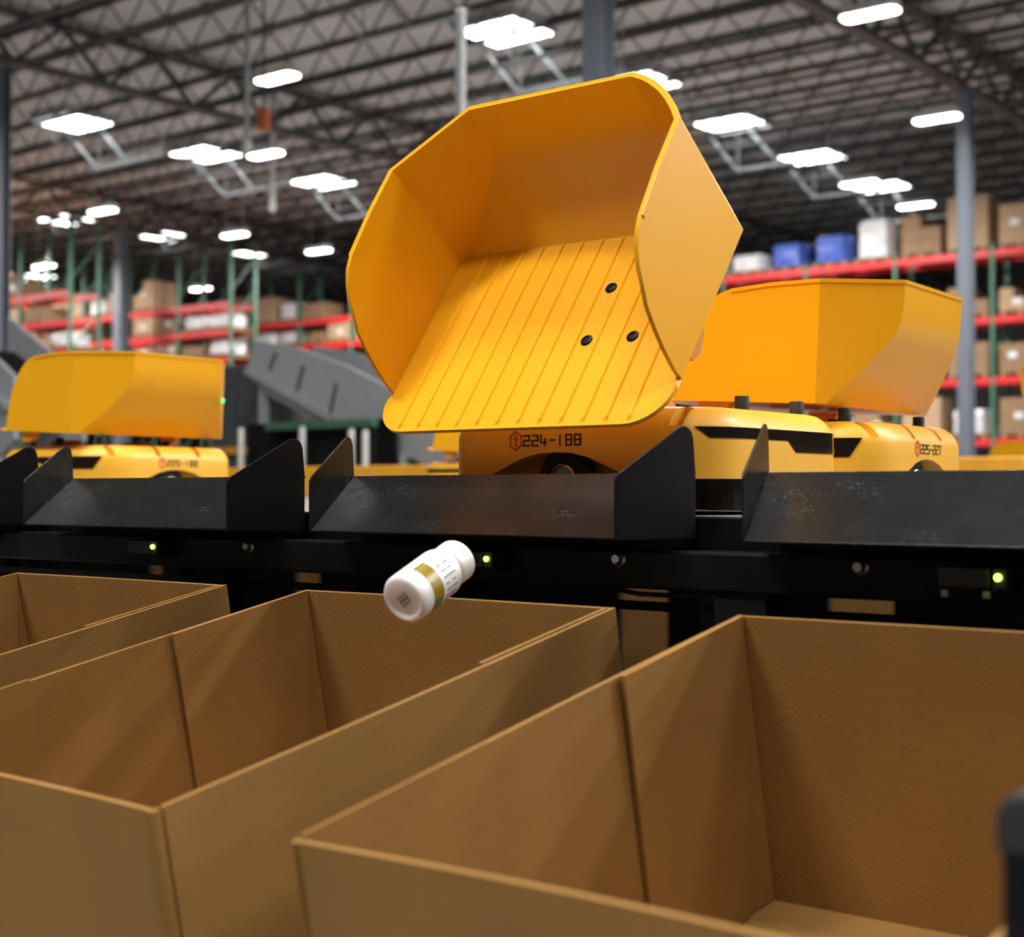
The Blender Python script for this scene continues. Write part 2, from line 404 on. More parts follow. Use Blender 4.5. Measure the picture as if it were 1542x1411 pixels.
def wrapped(m, w, h):
    b = MB(); n = 14; prof = [(0.0, .94), (.08, 1.0), (.5, .97), (.85, 1.0), (.97, .9), (1.0, .7)]
    vs = []; fs = []
    for (t, s) in prof:
        for k in range(n):
            a = 2 * PI * k / n; ca, sa = math.cos(a), math.sin(a); q = max(abs(ca), abs(sa)) ** .8
            j = 1 + rnd.uniform(-.03, .03)
            vs.append((ca / q * w / 2 * s * j, sa / q * .48 * s * j, .13 + t * (h - .13)))
    for i in range(len(prof) - 1):
        for k in range(n):
            fs.append((i * n + k, i * n + (k + 1) % n, (i + 1) * n + (k + 1) % n, (i + 1) * n + k))
    fs.append(tuple(range(n - 1, -1, -1))); fs.append(tuple((len(prof) - 1) * n + k for k in range(n)))
    b.add(vs, fs); return b.mesh('wrapped_goods', m, 40)
LABT = MB().box(-.12, .12, -.003, .003, 0, .17).mesh('paper_label', WHT)
def load(x, yv, z, kind, hmax, lab):
    g = empty('pallet_load', (x, yv, z + .002)); g.rotation_euler.z = rnd.uniform(-.03, .03)
    tag(g, lab, 'load', 'palletised goods on the racks')
    o = bpy.data.objects.new('pallet', PAL); col.objects.link(o); o.parent = g
    if kind in ('tan', 'brown'):
        m = CARDT if kind == 'tan' else CARDB
        nx = rnd.choice((2, 2, 3)); nz = 2 if hmax < 1.1 else rnd.choice((2, 3)); h = round((hmax - .13) / nz, 2)
        for i in range(nx):
            for k in range(nz):
                if k == nz - 1 and rnd.random() < .15: continue
                o = bpy.data.objects.new('carton', cm(round(1.1 / nx, 2), 1.0, h, m)); col.objects.link(o); o.parent = g
                o.location = (-.55 + 1.1 / nx * (i + .5), 0, .13 + k * h)
        if rnd.random() < .6:
            o = bpy.data.objects.new('paper_label', LABT); col.objects.link(o); o.parent = g; o.location = (rnd.uniform(-.3, .3), -.507, .13 + rnd.uniform(.1, hmax * .5))
    else:
        o = bpy.data.objects.new('wrapped_goods', wrapped(PLAST if kind == 'white' else BLUE, 1.05, hmax)); col.objects.link(o); o.parent = g
LVNL = ['ground', 'lowest beam', 'second beam', 'third beam', 'fourth beam', 'fifth beam', 'top beam']
def fill(yv, x0, nb, rowname, spec, bay=2.7, left=False):
    for i in range(nb):
        for li, z in enumerate([0.0] + (LEVL if left else LEV)):
            if left and z < 3.6: continue
            names = LVNL if left else LVN
            for s in (0, 1):
                key = (i, li, s); kd = spec.get(key)
                if kd is None:
                    kd = rnd.choices(['tan', 'brown', 'white', 'none', 'blue'], [32, 24, 26, 12, 6])[0]
                    hm = rnd.uniform(.45, .72) if left and li < 6 else rnd.uniform(.6, 1.15)
                else: kd, hm = kd
                if kd == 'none': continue
                cn = {'tan': 'tan cartons', 'brown': 'brown cartons', 'white': 'white wrapped goods', 'blue': 'blue wrapped goods'}[kd]
                load(x0 + i * bay + .7 + s * 1.3, yv + .53, z, kd, hm,
                     f"{cn}, {names[li]}, {rowname}, {ORD[nb - 1 - i]} bay from right, {'left' if s == 0 else 'right'} pallet")
rack(38.4, -25.2, 6, 7.75, 'red and green pallet rack behind the right column')
rack(38.4, -46.0, 5, 9.4, 'red and green pallet rack just left of the tipped hopper', levels=LEVL)
rack(33.0, -54.4, 6, 9.5, 'red and green pallet rack behind the left robot', levels=LEVL)
rack(28.0, -56.2, 6, 9.9, 'red and green pallet rack at the left edge of the view', levels=LEVL)
# what shows on the top beam at the right: cartons right, white and blue bundles further left
sp = {(3, 4, 0): ('brown', 1.15), (3, 4, 1): ('tan', 1.5), (4, 4, 0): ('tan', 1.15), (4, 4, 1): ('tan', 1.0), (5, 4, 0): ('brown', 1.6), (5, 4, 1): ('tan', 1.1),
      (2, 4, 0): ('blue', .9), (2, 4, 1): ('white', 1.2), (1, 4, 0): ('white', .6), (1, 4, 1): ('blue', .8), (0, 4, 0): ('tan', .6), (0, 4, 1): ('white', .7)}
fill(38.4, -25.2, 6, 'right rack', sp)
fill(38.4, -46.0, 5, 'rack by the hopper', {(4, 6, 0): ('white', 1.2), (4, 6, 1): ('white', 1.1), (3, 6, 0): ('white', 1.3), (3, 6, 1): ('tan', 1.2), (4, 5, 1): ('white', .7), (4, 5, 0): ('blue', .6)}, left=True)
fill(33.0, -54.4, 6, 'rack behind left robot', {(1, 6, 0): ('tan', 1.5), (1, 6, 1): ('tan', 1.4), (2, 5, 1): ('tan', .70), (4, 5, 0): ('tan', .70), (5, 6, 0): ('none', 1), (5, 6, 1): ('none', 1), (4, 6, 1): ('none', 1)}, left=True)
fill(28.0, -56.2, 6, 'leftmost rack', {(5, 6, 0): ('none', 1), (5, 6, 1): ('none', 1)}, left=True)

# ------------------------------------------------------------------ equipment between the racks and the station
def inclined(name, lab, side, y0, y1, rails, seams, legs):
    g = empty(name, (0, 0, 0)); tag(g, lab, 'conveyor')
    MB().prism(side, 'y', y0, y0 + .03).build('side_panel', GRYC, g)
    MB().prism(side, 'y', y1 - .03, y1).build('side_panel', GRYC, g)
    b = MB(); (ax, az), (bx, bz) = rails[1]
    b.bar((ax, (y0 + y1) / 2, az), (bx, (y0 + y1) / 2, bz), y1 - y0 - .07, .04); b.build('belt', BLKM, g)
    (ax, az), (bx, bz) = rails[0]
    MB().bar((ax, y0 - .025, az), (bx, y0 - .025, bz), .045, .05).build('side_rail', STEEL, g)
    for (p, q) in seams: MB().bar((p[0], y0 - .004, p[1]), (q[0], y0 - .004, q[1]), .012, .03).build('seam_strip', GRYD, g)
    for (x, z) in legs:
        for yy in (y0 + .06, y1 - .06): MB().box(x - .03, x + .03, yy - .03, yy + .03, 0, z).build('leg', GRYC, g)
inclined('inclined_conveyor', 'grey inclined belt conveyor sloping down behind the left of the tipped hopper',
         [(-8.99, 2.46), (-8.50, 2.37), (-7.96, 2.20), (-7.285, 1.92), (-6.3, 1.42), (-6.3, 1.15), (-7.0, 1.38), (-7.68, 1.644), (-8.30, 1.80), (-8.75, 1.985), (-9.06, 2.17)], 8.0, 8.7,
         [((-9.04, 2.215), (-8.08, 1.80)), ((-8.95, 2.33), (-6.4, 1.3))],
         [((-8.72, 2.34), (-8.79, 2.21)), ((-8.41, 2.22), (-8.48, 2.03)), ((-8.05, 2.07), (-8.12, 1.84)), ((-7.5, 1.9), (-7.55, 1.68))], [(-8.93, 2.1), (-8.0, 1.75), (-6.6, 1.28)])
inclined('inclined_conveyor', 'grey conveyor end at the left edge beside the left robot',
         [(-10.2, 2.6), (-9.41, 2.17), (-9.23, 2.06), (-9.22, 1.62), (-9.41, 1.49), (-10.2, 1.75)], 6.0, 6.6,
         [((-10.1, 2.3), (-9.27, 1.84)), ((-10.1, 2.3), (-9.3, 1.9))], [((-9.5, 2.15), (-9.53, 1.55))], [(-9.5, 1.5), (-10.1, 1.7)])
c = empty('control_cabinet', (-9.55, 8.3, 0)); tag(c, 'dark grey control cabinet between left robot and conveyor', 'cabinet')
MB().box(-.35, .42, 0, .5, .02, 2.30).build('case', GRYD, c, bevel=.01)
MB().box(-.31, .02, -.02, 0, .1, 2.2).build('door', GRYD, c, bevel=.006); MB().box(.05, .38, -.02, 0, .1, 2.2).build('door', GRYD, c, bevel=.006)
MB().box(-.35, .42, -.06, -.03, 1.56, 1.62).build('yellow_strip', YKERB, c)
c = empty('transfer_bay', (-8.1, 8.2, 0)); tag(c, 'dark open bay with a green top bar under the inclined conveyor', 'bay')
MB().box(-.85, .75, -.30, -.275, .02, 1.78).build('back_panel', BLKM, c)  # black sheet standing in for the darkness inside the opening
MB().box(-.52, .62, -.41, -.35, 1.72, 1.775).build('top_bar', GRNU, c)
for x in (-.52, .56): MB().box(x, x + .06, -.41, -.35, .0, 1.72).build('leg', BLKM, c)
for x in (-.52, .56): MB().box(x, x + .05, -.35, -.30, 1.70, 1.75).build('side_bar', BLKM, c)
for (x, lab, z) in ((-8.79, 'white post left of the left tray fin tip', 1.74), (-8.11, 'white post between the two tray fins at centre left', 1.73), (-7.60, 'white post nearest the lip of the tipped hopper', 1.70), (-7.46, 'pale greenish post beside the lip of the tipped hopper', 1.69)):
    p = empty('guard_post', (x, 7.7, 0)); tag(p, lab, 'post', 'posts below the inclined conveyor')
    MB().lathe([(.024, .01), (.024, z - .02), (.018, z)], 14).build('tube', WHTP, p, smooth=40); MB().lathe([(.05, 0), (.05, .012)], 14).build('foot', GRYC, p)

# ------------------------------------------------------------------ robot deck
DZ = 1.222
d2 = empty('far_deck', (0, 0, 0)); tag(d2, 'black raised deck under the farthest yellow robot at the right', 'deck')
dk = empty('robot_deck', (0, 0, 0)); tag(dk, 'black raised deck carrying the yellow robots behind the trays', 'deck')
MB().box(-9.0, 9, 1.40, 5.9, DZ - .012, DZ).build('deck_plate', DECKP, dk)
MB().box(-4.4, 9, 8.4, 9.8, DZ - .012, DZ).build('deck_plate', BLKM, d2)
for x in (-4.3, 0, 4, 8.8):
    for yv in (8.5, 9.7): MB().box(x - .05, x + .05, yv - .05, yv + .05, 0, DZ - .012).build('leg', BLKM, d2)
for (a, b) in ((-9.0, -7.536), (-7.216, -6.224), (-6.031, -4.006), (-3.736, -2.92), (-2.624, 9)):
    MB().box(a, b, 5.86, 5.89, .02, DZ - .012).build('blackout_panel', BLKM, dk)  # black sheets added to hide the bright floor behind the gaps
MB().box(-9.0, 9, 5.86, 5.89, .845, DZ - .012).build('blackout_valance', BLKM, dk)  # added black strip keeping the view under the deck dark
MB().box(-9.0, 9, 1.3965, 1.40, DZ - .012, DZ + .0008).build('edge_strip', HUBM, dk)
for x in (-8.9, -5.2, -1.5, 3, 6):
    for yv in (2.6, 4.2, 5.75): MB().box(x - .05, x + .05, yv - .05, yv + .05, 0, DZ - .012).build('leg', BLKM, dk)
k = empty('deck_kerb', (0, 0, 0)); tag(k, 'long yellow kerb along the far side of the deck', 'kerb')
MB().box(-9.0, 4, 5.78, 5.84, 1.2225, 1.388).build('rail', YKERB, k, bevel=.01)

# ------------------------------------------------------------------ sorting robots
# local robot frame: +x forward, -y dump side (right); origin between the wheels on the deck
def body_shell(parent):
    x0, x1, b = -.172, .210, .20
    fp = rounded([(x0, -b), (x1, -b), (x1, b), (x0, b)], [.035, .10, .10, .035], 8)
    ctr = Vector(((x0 + x1) / 2, 0))
    rings = []
    for (ins, z) in ((.0, .042), (.0, .075), (.0, .096), (.002, .104), (.0065, .112), (.013, .119), (.021, .1245), (.030, .1268)):
        ring = []
        for i, p in enumerate(fp):
            n = (Vector(fp[(i + 1) % len(fp)]) - Vector(fp[i - 1])).normalized(); n = Vector((n.y, -n.x))
            q = Vector(p) - n * ins
            ring.append((q.x, q.y, z))
        rings.append(ring)
    n = len(fp); vs = [v for r in rings for v in r]; fs = []
    for i in range(len(rings) - 1):
        for k_ in range(n): fs.append((i * n + k_, i * n + (k_ + 1) % n, (i + 1) * n + (k_ + 1) % n, (i + 1) * n + k_))
    fs.append(tuple(range(n - 1, -1, -1))); fs.append(tuple((len(rings) - 1) * n + k_ for k_ in range(n)))
    o = MB().add(vs, fs).build('body_shell', YELB, parent)
    cut = MB()
    # wheel arches
    arch = [(-.128, .0)] + [(-.128 + .0, .03)]
    arch = [(-.14, -.02), (-.14, .040), (-.105, .046), (-.075, .058), (-.05, .068), (-.025, .0735), (0, .075), (.025, .0735), (.05, .068), (.075, .058), (.105, .046), (.14, .040), (.14, -.02)]
    cut.prism(arch, 'y', -.25, -.15); cut.prism(arch, 'y', .15, .25)
    # finger notches along both top edges
    for xx in (-.066, .048, .162):
        for s in (-1, 1):
            w = .0065
            yi = .150
            cut.box(xx - w, xx + w, min(s * yi, s * .25), max(s * yi, s * .25), .104, .16)
    co = cut.build('cutter', YELB)
    bm = o.modifiers.new('cut', 'BOOLEAN'); bm.operation = 'DIFFERENCE'; bm.object = co; bm.solver = 'EXACT'
    bake(o); bpy.data.objects.remove(co)
    o.data.polygons.foreach_set('use_smooth', [True] * len(o.data.polygons)); o.data.set_sharp_from_angle(angle=R(28))
    return o, fp
GL = {'0': [[(0, 0), (1, 0), (1, 2), (0, 2), (0, 0)]], '1': [[(.5, 0), (.5, 2)]], '2': [[(0, 2), (1, 2), (1, 1), (0, 1), (0, 0), (1, 0)]],
      '4': [[(0.1, 2), (0, .6), (1, .6)], [(.75, 1.3), (.75, 0)]], '5': [[(1, 2), (0, 2), (0, 1.05), (1, 1.05), (1, 0), (0, 0)]], '7': [[(0, 2), (1, 2), (.45, 0)]],
      '8': [[(.05, 0), (.95, 0), (1, 1), (.95, 2), (.05, 2), (0, 1), (.05, 0)], [(0, 1), (1, 1)]], '-': [[(.1, 1), (.9, 1)]]}
def strokes(mb, lines, sx, sz, ox, oz, w, yv, s):
    """flat raised print on a face y = const; s = reading direction along x"""
    for ln in lines:
        for a, b in zip(ln[:-1], ln[1:]):
            pa = (ox + s * a[0] * sx, oz + a[1] * sz); pb = (ox + s * b[0] * sx, oz + b[1] * sz)
            d = Vector((pb[0] - pa[0], pb[1] - pa[1])).normalized() * w * .42
            mb.bar((pa[0] - d.x, yv, pa[1] - d.y), (pb[0] + d.x, yv, pb[1] + d.y), .0008, w)
def number(parent, text, side):
    # side -1: dump side (reads along +x); side +1: other side (reads along -x)
    s = 1 if side < 0 else -1; yv = side * .2003
    x = -.0475 if side < 0 else .027; hx = -.060 if side < 0 else .041; zz = .0835
    mb = MB(); 
    for ch in text:
        strokes(mb, GL[ch], .0088, .0062, x, zz, .0021, yv, s); x += s * (.0132 if ch != '-' else .0118)
    n = mb.build('number_print', INK, parent); n['label'] = 'dark printed number ' + text
    lg = MB(); hexa = [(math.sin(2 * PI * k / 6) * .0098, .0898 + math.cos(2 * PI * k / 6) * .0118) for k in range(7)]
    strokes(lg, [hexa], 1, 1, hx, 0, .0018, yv, 1)
    strokes(lg, [[(0, .0965), (0, .0845), (.003, .0838)], [(-.0035, .0925), (.0035, .0925)]], 1, 1, hx, 0, .0018, yv, s)
    o = lg.build('logo_print', REDI, parent); o['label'] = 'red hexagon logo with letter t'
P_E1 = 0
def hopper(parent, name='hopper', bulge=0.0, lamp=None):
    """bucket in its own frame: x across, y from lip (-) to back (+), z up, origin at the floor's rear edge"""
    H, CH = .215, .0916
    prof = [(-.004, 0), (.010, .0185), (.022, .033), (.034, .051), (.047, .071), (.059, .0895), (.067, .106), (.072, .125), (.0735, .15), (.0735, .181)]
    rim = [(-.0147, .175), (-.0875, .1715), (-.1527, .164), (-.171, .158), (-.186, .1475), (-.200, .133), (-.2095, .117), (-.222, .0985), (-.231, .072), (-.2375, .045), (-.2415, .018), (-.2415, 0)]
    vs = []; fs = []
    def V(x, yv, z): vs.append((x, yv, z)); return len(vs) - 1
    hw = lambda e: H - CH * min(1, max(0, (e + .0147) / (.0735 + .0147)))
    bl = [V(-hw(e), e, h) for e, h in prof]; br = [V(hw(e), e, h) for e, h in prof]
    for i in range(len(prof) - 1): fs.append((bl[i], br[i], br[i + 1], bl[i + 1]))
    rl = [V(-H, e, h) for e, h in rim]; rr = [V(H, e, h) for e, h in rim]
    Pl = V(-H, -.0147, 0); Pr = V(H, -.0147, 0)
    # chamfers (the one on the right flexes outwards a little when tipped)
    fs.append(tuple([Pl] + bl + [rl[0]]))
    if bulge:
        a = Vector(vs[rr[0]]); b = Vector(vs[br[-1]]); top = []; K = 6
        for q in range(1, K):
            t = q / K; p = a.lerp(b, t) + Vector((.68, .73, .25)) * bulge * 4 * t * (1 - t); top.append(V(*p))
        ring = [rr[0]] + top + [br[-1]]
        # fan from the foot of the crease to the bulged rim, closing on the back profile
        for q in range(K): fs.append((Pr, ring[q], ring[q + 1]))
        fs.append(tuple([Pr] + br))
    else: fs.append(tuple([Pr] + br + [rr[0]]))
    # side walls
    fs.append(tuple([Pl] + rl)); fs.append(tuple([Pr] + rr))
    # floor with rounded lip
    lipL = rounded([(-H, -.2415), (-H, -.306), (H, -.306), (H, -.2415)], [0, .052, .052, 0], 8)[1:-1]
    li = [V(x, yv, 0) for x, yv in lipL]
    fs.append(tuple([bl[0], Pl, rl[-1]] + li + [rr[-1], Pr, br[0]]))
    # outward normals, then an exact inner skin: every vertex moves to the meeting point of its offset planes
    V3 = [Vector(v) for v in vs]; cen = Vector((0, -.1, .10)); T = .0052
    out = []; nrm = [[] for _ in vs]
    for f_ in fs:
        f_ = list(f_); n = Vector((0, 0, 0))
        for a, b in zip(f_, f_[1:] + f_[:1]): n += V3[a].cross(V3[b])
        n.normalize(); c_ = sum((V3[i] for i in f_), Vector()) / len(f_)
        if n.dot(c_ - cen) < 0: f_.reverse(); n = -n
        out.append(f_)
        for i in f_: nrm[i].append(n)
    import numpy as np
    inn = []
    for i, v in enumerate(V3):
        A = np.array([tuple(n) for n in nrm[i]]); d = np.linalg.pinv(A, rcond=.12) @ (-T * np.ones(len(A)))
        inn.append(v + Vector(d))
    N = len(vs); allv = [tuple(v) for v in V3] + [tuple(v) for v in inn]; allf = [tuple(f_) for f_ in out]
    allf += [tuple(i + N for i in reversed(f_)) for f_ in out]
    ed = {}
    for f_ in out:
        for a, b in zip(f_, f_[1:] + f_[:1]): ed.setdefault(frozenset((a, b)), []).append((a, b))
    for k_, l_ in ed.items():
        if len(l_) == 1: a, b = l_[0]; allf.append((b, a, a + N, b + N))
    me = bpy.data.meshes.new(name); me.from_pydata(allv, [], allf); me.materials.append(YEL)
    bm = bmesh.new(); bm.from_mesh(me)
    eds = [e for e in bm.edges if len(e.link_faces) == 2 and e.calc_face_angle(0) > R(60) and (e.verts[0].index < N) != (e.verts[1].index >= N)]
    bmesh.ops.triangulate(bm, faces=[f_ for f_ in bm.faces if len(f_.verts) > 4])
    bm.to_mesh(me); bm.free()
    o = bpy.data.objects.new(name, me); col.objects.link(o); o.parent = parent
    me.polygons.foreach_set('use_smooth', [True] * len(me.polygons)); me.set_sharp_from_angle(angle=R(24))
    path = [rl[2], rl[1], rl[0], bl[-1], br[-1]] + (top[::-1] if bulge else []) + [rr[0], rr[1], rr[2]]
    pv = [V3[i] for i in path]; bv = []; bf = []
    for i, p in enumerate(pv):
        a = pv[max(i - 1, 0)]; b = pv[min(i + 1, len(pv) - 1)]; d1 = (p - a); d2 = (b - p)
        n1 = Vector((-d1.y, d1.x, 0)); n2 = Vector((-d2.y, d2.x, 0))
        if n1.length < 1e-6: n1 = n2
        if n2.length < 1e-6: n2 = n1
        n = (n1.normalized() + n2.normalized()); n = n.normalized() * (1 / max(.7, n.length / 2))
        if n.dot(Vector((p.x, p.y + .08, 0))) < 0: n = -n
        for off, dz in ((-.0004, -.0055), (.0018, -.0050), (.0018, .0002), (-.0004, .0004)): bv.append(p + n * off + Vector((0, 0, dz)))
    for i in range(len(pv) - 1):
        for k_ in range(4): bf.append((i * 4 + k_, i * 4 + (k_ + 1) % 4, i * 4 + 4 + (k_ + 1) % 4, i * 4 + 4 + k_))
    bf += [(3, 2, 1, 0), tuple((len(pv) - 1) * 4 + k_ for k_ in range(4))]
    MB().add(bv, bf).build('rim_bead', YEL, o)
    # ribs on the slide
    rib = MB(); n_ = 4
    sec = [(-.3015, 0.0002), (-.2955, 1), (-.012, 1), (-.004, .3)]; rv = []; rf = []
    for yv, k_ in sec: rv += [(-.0030 , yv, 0), (-.0013, yv, .0024 * k_), (.0013, yv, .0024 * k_), (.0030, yv, 0)]
    for q in range(3):
        for w_ in range(4): rf.append((q * 4 + w_, q * 4 + (w_ + 1) % 4, q * 4 + 4 + (w_ + 1) % 4, q * 4 + 4 + w_))
    rf += [(3, 2, 1, 0), (12, 13, 14, 15)]
    ribm = rib.add(rv, rf).mesh('rib', YEL)
    for k_ in range(12):
        q = bpy.data.objects.new('rib', ribm); col.objects.link(q); q.parent = o
        q.location = (-.169 + k_ * .0309, 0, .0052)
    sc = MB().lathe([(.0078, 0), (.0078, .0012), (.0064, .0024), (.0046, .0026), (.0040, .0012), (.0004, .0012)], 20).mesh('screw', BLK, 40)
    for (x, yv) in ((.0640, -.0943), (.0630, -.1774), (.1275, -.1765)):
        if x < 0: continue
        q = bpy.data.objects.new('screw', sc); col.objects.link(q); q.parent = o; q.location = (x, yv, .0052); q['label'] = 'black button screw'
    hb = MB().prism([(-.205, 0), (-.15, 0), (-.16, -.016), (-.185, -.024), (-.2, -.016)], 'x', -.008, .008).mesh('hinge_bracket', ORG)
    for x in (-.198, .198):
        q = bpy.data.objects.new('hinge_bracket', hb); col.objects.link(q); q.parent = o; q.location = (x, 0, -.0005)
    return o
def make_robot():
    r = empty('sorting_robot', (0, 0, 0))
    sh, fp = body_shell(r)
    # black chassis pan
    fpc = [(x * .95, yv * .95) for x, yv in fp]
    MB().prism([(x, yv * .78) for x, yv in fpc], 'z', .006, .060).build('chassis', BLKM, r)
    # wraparound window: follows the front outline, deeper on the left half
    idx = [i for i, p in enumerate(fp) if p[0] > .176]
    pts = [fp[i] for i in idx]
    nr = []
    for i in idx:
        n = (Vector(fp[(i + 1) % len(fp)]) - Vector(fp[i - 1])).normalized(); nr.append(Vector((n.y, -n.x)))
    # densify the straight front
    dp = []; dn = []
    for j in range(len(pts) - 1):
        seg = (Vector(pts[j + 1]) - Vector(pts[j])).length; m = 10 if seg > .1 else 1
        for q in range(m):
            t = q / m; dp.append(Vector(pts[j]).lerp(Vector(pts[j + 1]), t)); dn.append(nr[j].lerp(nr[j + 1], t).normalized())
    dp.append(Vector(pts[-1])); dn.append(nr[-1])
    zt, zb, zd = .1025, .0895, .0755
    def zbot(p):
        if p.y < .002: return zb
        if p.x < .185: return zb
        if p.y < .018: return zb + (zd - zb) * (p.y - .002) / .016
        return zd
    vs = []; fs = []
    for p, n in zip(dp, dn):
        for off in (-.004, .0011):
            q = p + n * off
            tipt = 0
            vs.append((q.x, q.y, zbot(p))); vs.append((q.x, q.y, zt))
    m = len(dp)
    for i in range(m - 1):
        a, b = i * 4, (i + 1) * 4
        fs += [(a + 2, b + 2, b + 3, a + 3), (a, a + 1, b + 1, b), (a + 1, a + 3, b + 3, b + 1), (a, b, b + 2, a + 2)]
    fs += [(0, 2, 3, 1), ((m - 1) * 4, (m - 1) * 4 + 1, (m - 1) * 4 + 3, (m - 1) * 4 + 2)]
    # slant both tips: pull the lower vertices forward
    w = MB().add(vs, fs)
    for (i, j) in ((0, 1), (m - 1, m - 2)):
        for off in (0, 2):
            a = Vector(w.v[i * 4 + off]); b = Vector(w.v[j * 4 + off]); w.v[i * 4 + off] = tuple(a.lerp(b, .9))
    w.build('sensor_window', GLS, r, smooth=30)['label'] = 'dark glossy wraparound sensor window'
    # wheels
    for s in (-1, 1):
        Mx = Matrix.Translation((0, s * .172, .040)) @ Matrix.Rotation(R(-90 * s), 4, 'X')
        wh = MB().lathe([(.030, -.012), (.0385, -.009), (.040, 0), (.0385, .009), (.034, .0125), (.024, .011), (.0235, .008), (.001, .008)], 40, Mx).build('wheel', RUB, r, smooth=40)
        MB().lathe([(.0205, .0085), (.0205, .0125), (.0185, .0135), (.0185, .0095), (.001, .0095)], 36, Mx).build('hub_ring', HUBM, wh, smooth=40)
    # rest posts on top
    for (x, yv) in ((.152, -.012), (.152, .133), (-.150, -.012), (-.150, .133)):
        q = MB().lathe([(.0093, 0), (.0093, .0188), (.0085, .0200), (.001, .0200)], 24).build('rest_post', RUB, r, smooth=40); q.location = (x, yv, .1265); q['label'] = 'black cylindrical rest post'
    return r
proto = make_robot()
def add_arms(r, tipped):
    # two tilt arms between the deck of the robot and the hopper brackets
    for x in (-.10, .10):
        if tipped: MB().bar((x, -.10, .124), (x, -.2135, .198), .014, .02).build('tilt_arm', ORG, r)
        else: MB().box(x - .012, x + .012, -.10, -.02, .1265, .1425).build('tilt_arm', ORG, r)
def robot(x, yv, rz, text, label, tipped=False, first=False, pitch=-3.0, proto_r=[None]):
    r = proto if first else copy_tree(BASE)
    r.location = (x, yv, DZ); r.rotation_euler = (0, 0, rz)
    tag(r, label, 'robot', 'yellow sorting robots')
    return r
BASE = proto
def finish(r, text, tipped, pitch=2.6):
    number(r, text, -1); number(r, text, 1)
    add_arms(r, tipped)
# --- tipped robot 224-188 : +x forward = world +X, dump side -Y = world -Y
r188 = copy_tree(BASE); r188.location = (-1.086, 1.65, DZ + .0008)
tag(r188, 'yellow sorting robot 224-188 with its ribbed hopper tipped up over the tray', 'robot', 'yellow sorting robots')
finish(r188, '224-188', True)
hp = hopper(r188, bulge=.010)
HREST = hopper(None)
hp.location = (-1.081 + 1.086, 1.5318 - 1.65, 1.566 - DZ); hp.rotation_euler = (R(53.63), 0, 0)
# --- resting robots: forward = world -Y, dump side = world -X  (rotate by -90 degrees)
def rest_robot(px, py, rz, text, label, pit=3.0, hz=.150, led=None):
    r = copy_tree(BASE); tag(r, label, 'robot', 'yellow sorting robots')
    # (px, py) is the hopper's floor rear edge; local hopper origin sits at y=+.132 of the robot
    r.rotation_euler = (0, 0, rz)
    off = Matrix.Rotation(rz, 3, 'Z') @ Vector((.006, .132, 0))
    r.location = (px - off.x, py - off.y, DZ + .0008)
    if text: finish(r, text, False)
    else: add_arms(r, False)
    h = copy_tree(HREST, r); h.parent = r
    h.location = (.006, .132, hz); h.rotation_euler = (R(-pit), 0, 0)
    if led:
        o2 = MB().lathe([(.006, 0), (.006, .004), (.004, .006)], 12).build('status_lamp', LEDB, h, smooth=40)
        o2.location = (-.1434, .0575, led); o2.rotation_euler = (R(-90), 0, R(44)); o2['label'] = 'small green status light'
    return r
rest_robot(-2.704, 2.115, R(-90 + 2), '225-188', 'yellow sorting robot with level hopper behind the left tray', led=.088)
rest_robot(-.965, 2.115, R(-90 + 3.4), '225-227', 'yellow sorting robot 225-227 with level hopper right of the tipped one')
rest_robot(-3.02, 3.9, R(-90), None, 'far yellow robot peeking out left of robot 224-188')
rest_robot(-3.1, 9.0, R(-90), None, 'far yellow robot beyond the right column foot')
rest_robot(-1.2, 3.72, R(90), None, 'yellow robot cut off by the right edge of the view')
for B_ in (BASE, HREST):
    for o in [c for k_ in kids(B_) for c in kids(k_) + [k_]] + [B_]: bpy.data.objects.remove(o)

# ------------------------------------------------------------------ black station: beam, trays, sensors
st = empty('station_frame', (0, 0, 0)); tag(st, 'black steel frame beam with bolts running under the trays', 'frame')
MB().box(-6.5, 2.4, 1.34, 1.385, 1.145, 1.187).build('front_beam', BLK, st, bevel=.003)
MB().box(-6.5, 2.4, 1.386, 1.3955, 1.145, 1.221).build('top_strip', BLK, st)
MB().box(-6.5, 2.4, 1.3855, 1.393, 1.118, 1.128).build('lower_rail', BLK, st)
for x in (-5.2, -3.4, -2.35, -1.60, -1.17, -.77, .6, 2.2): MB().box(x - .03, x + .03, 1.345, 1.385, 0, 1.145).build('post', BLKM, st)
bl = MB().lathe([(.0085, 0), (.0085, .002), (.006, .0035), (.0058, .008), (.0045, .010), (.001, .010)], 20, Matrix.Rotation(R(90), 4, 'X')).mesh('bolt', BOLT, 40)
for x in (-2.69, -2.103, -1.510, -.915, -.633, -.33, .27):
    o = bpy.data.objects.new('bolt', bl); col.objects.link(o); o.parent = st; o.location = (x, 1.34, 1.177); o['label'] = 'bright zinc bolt'
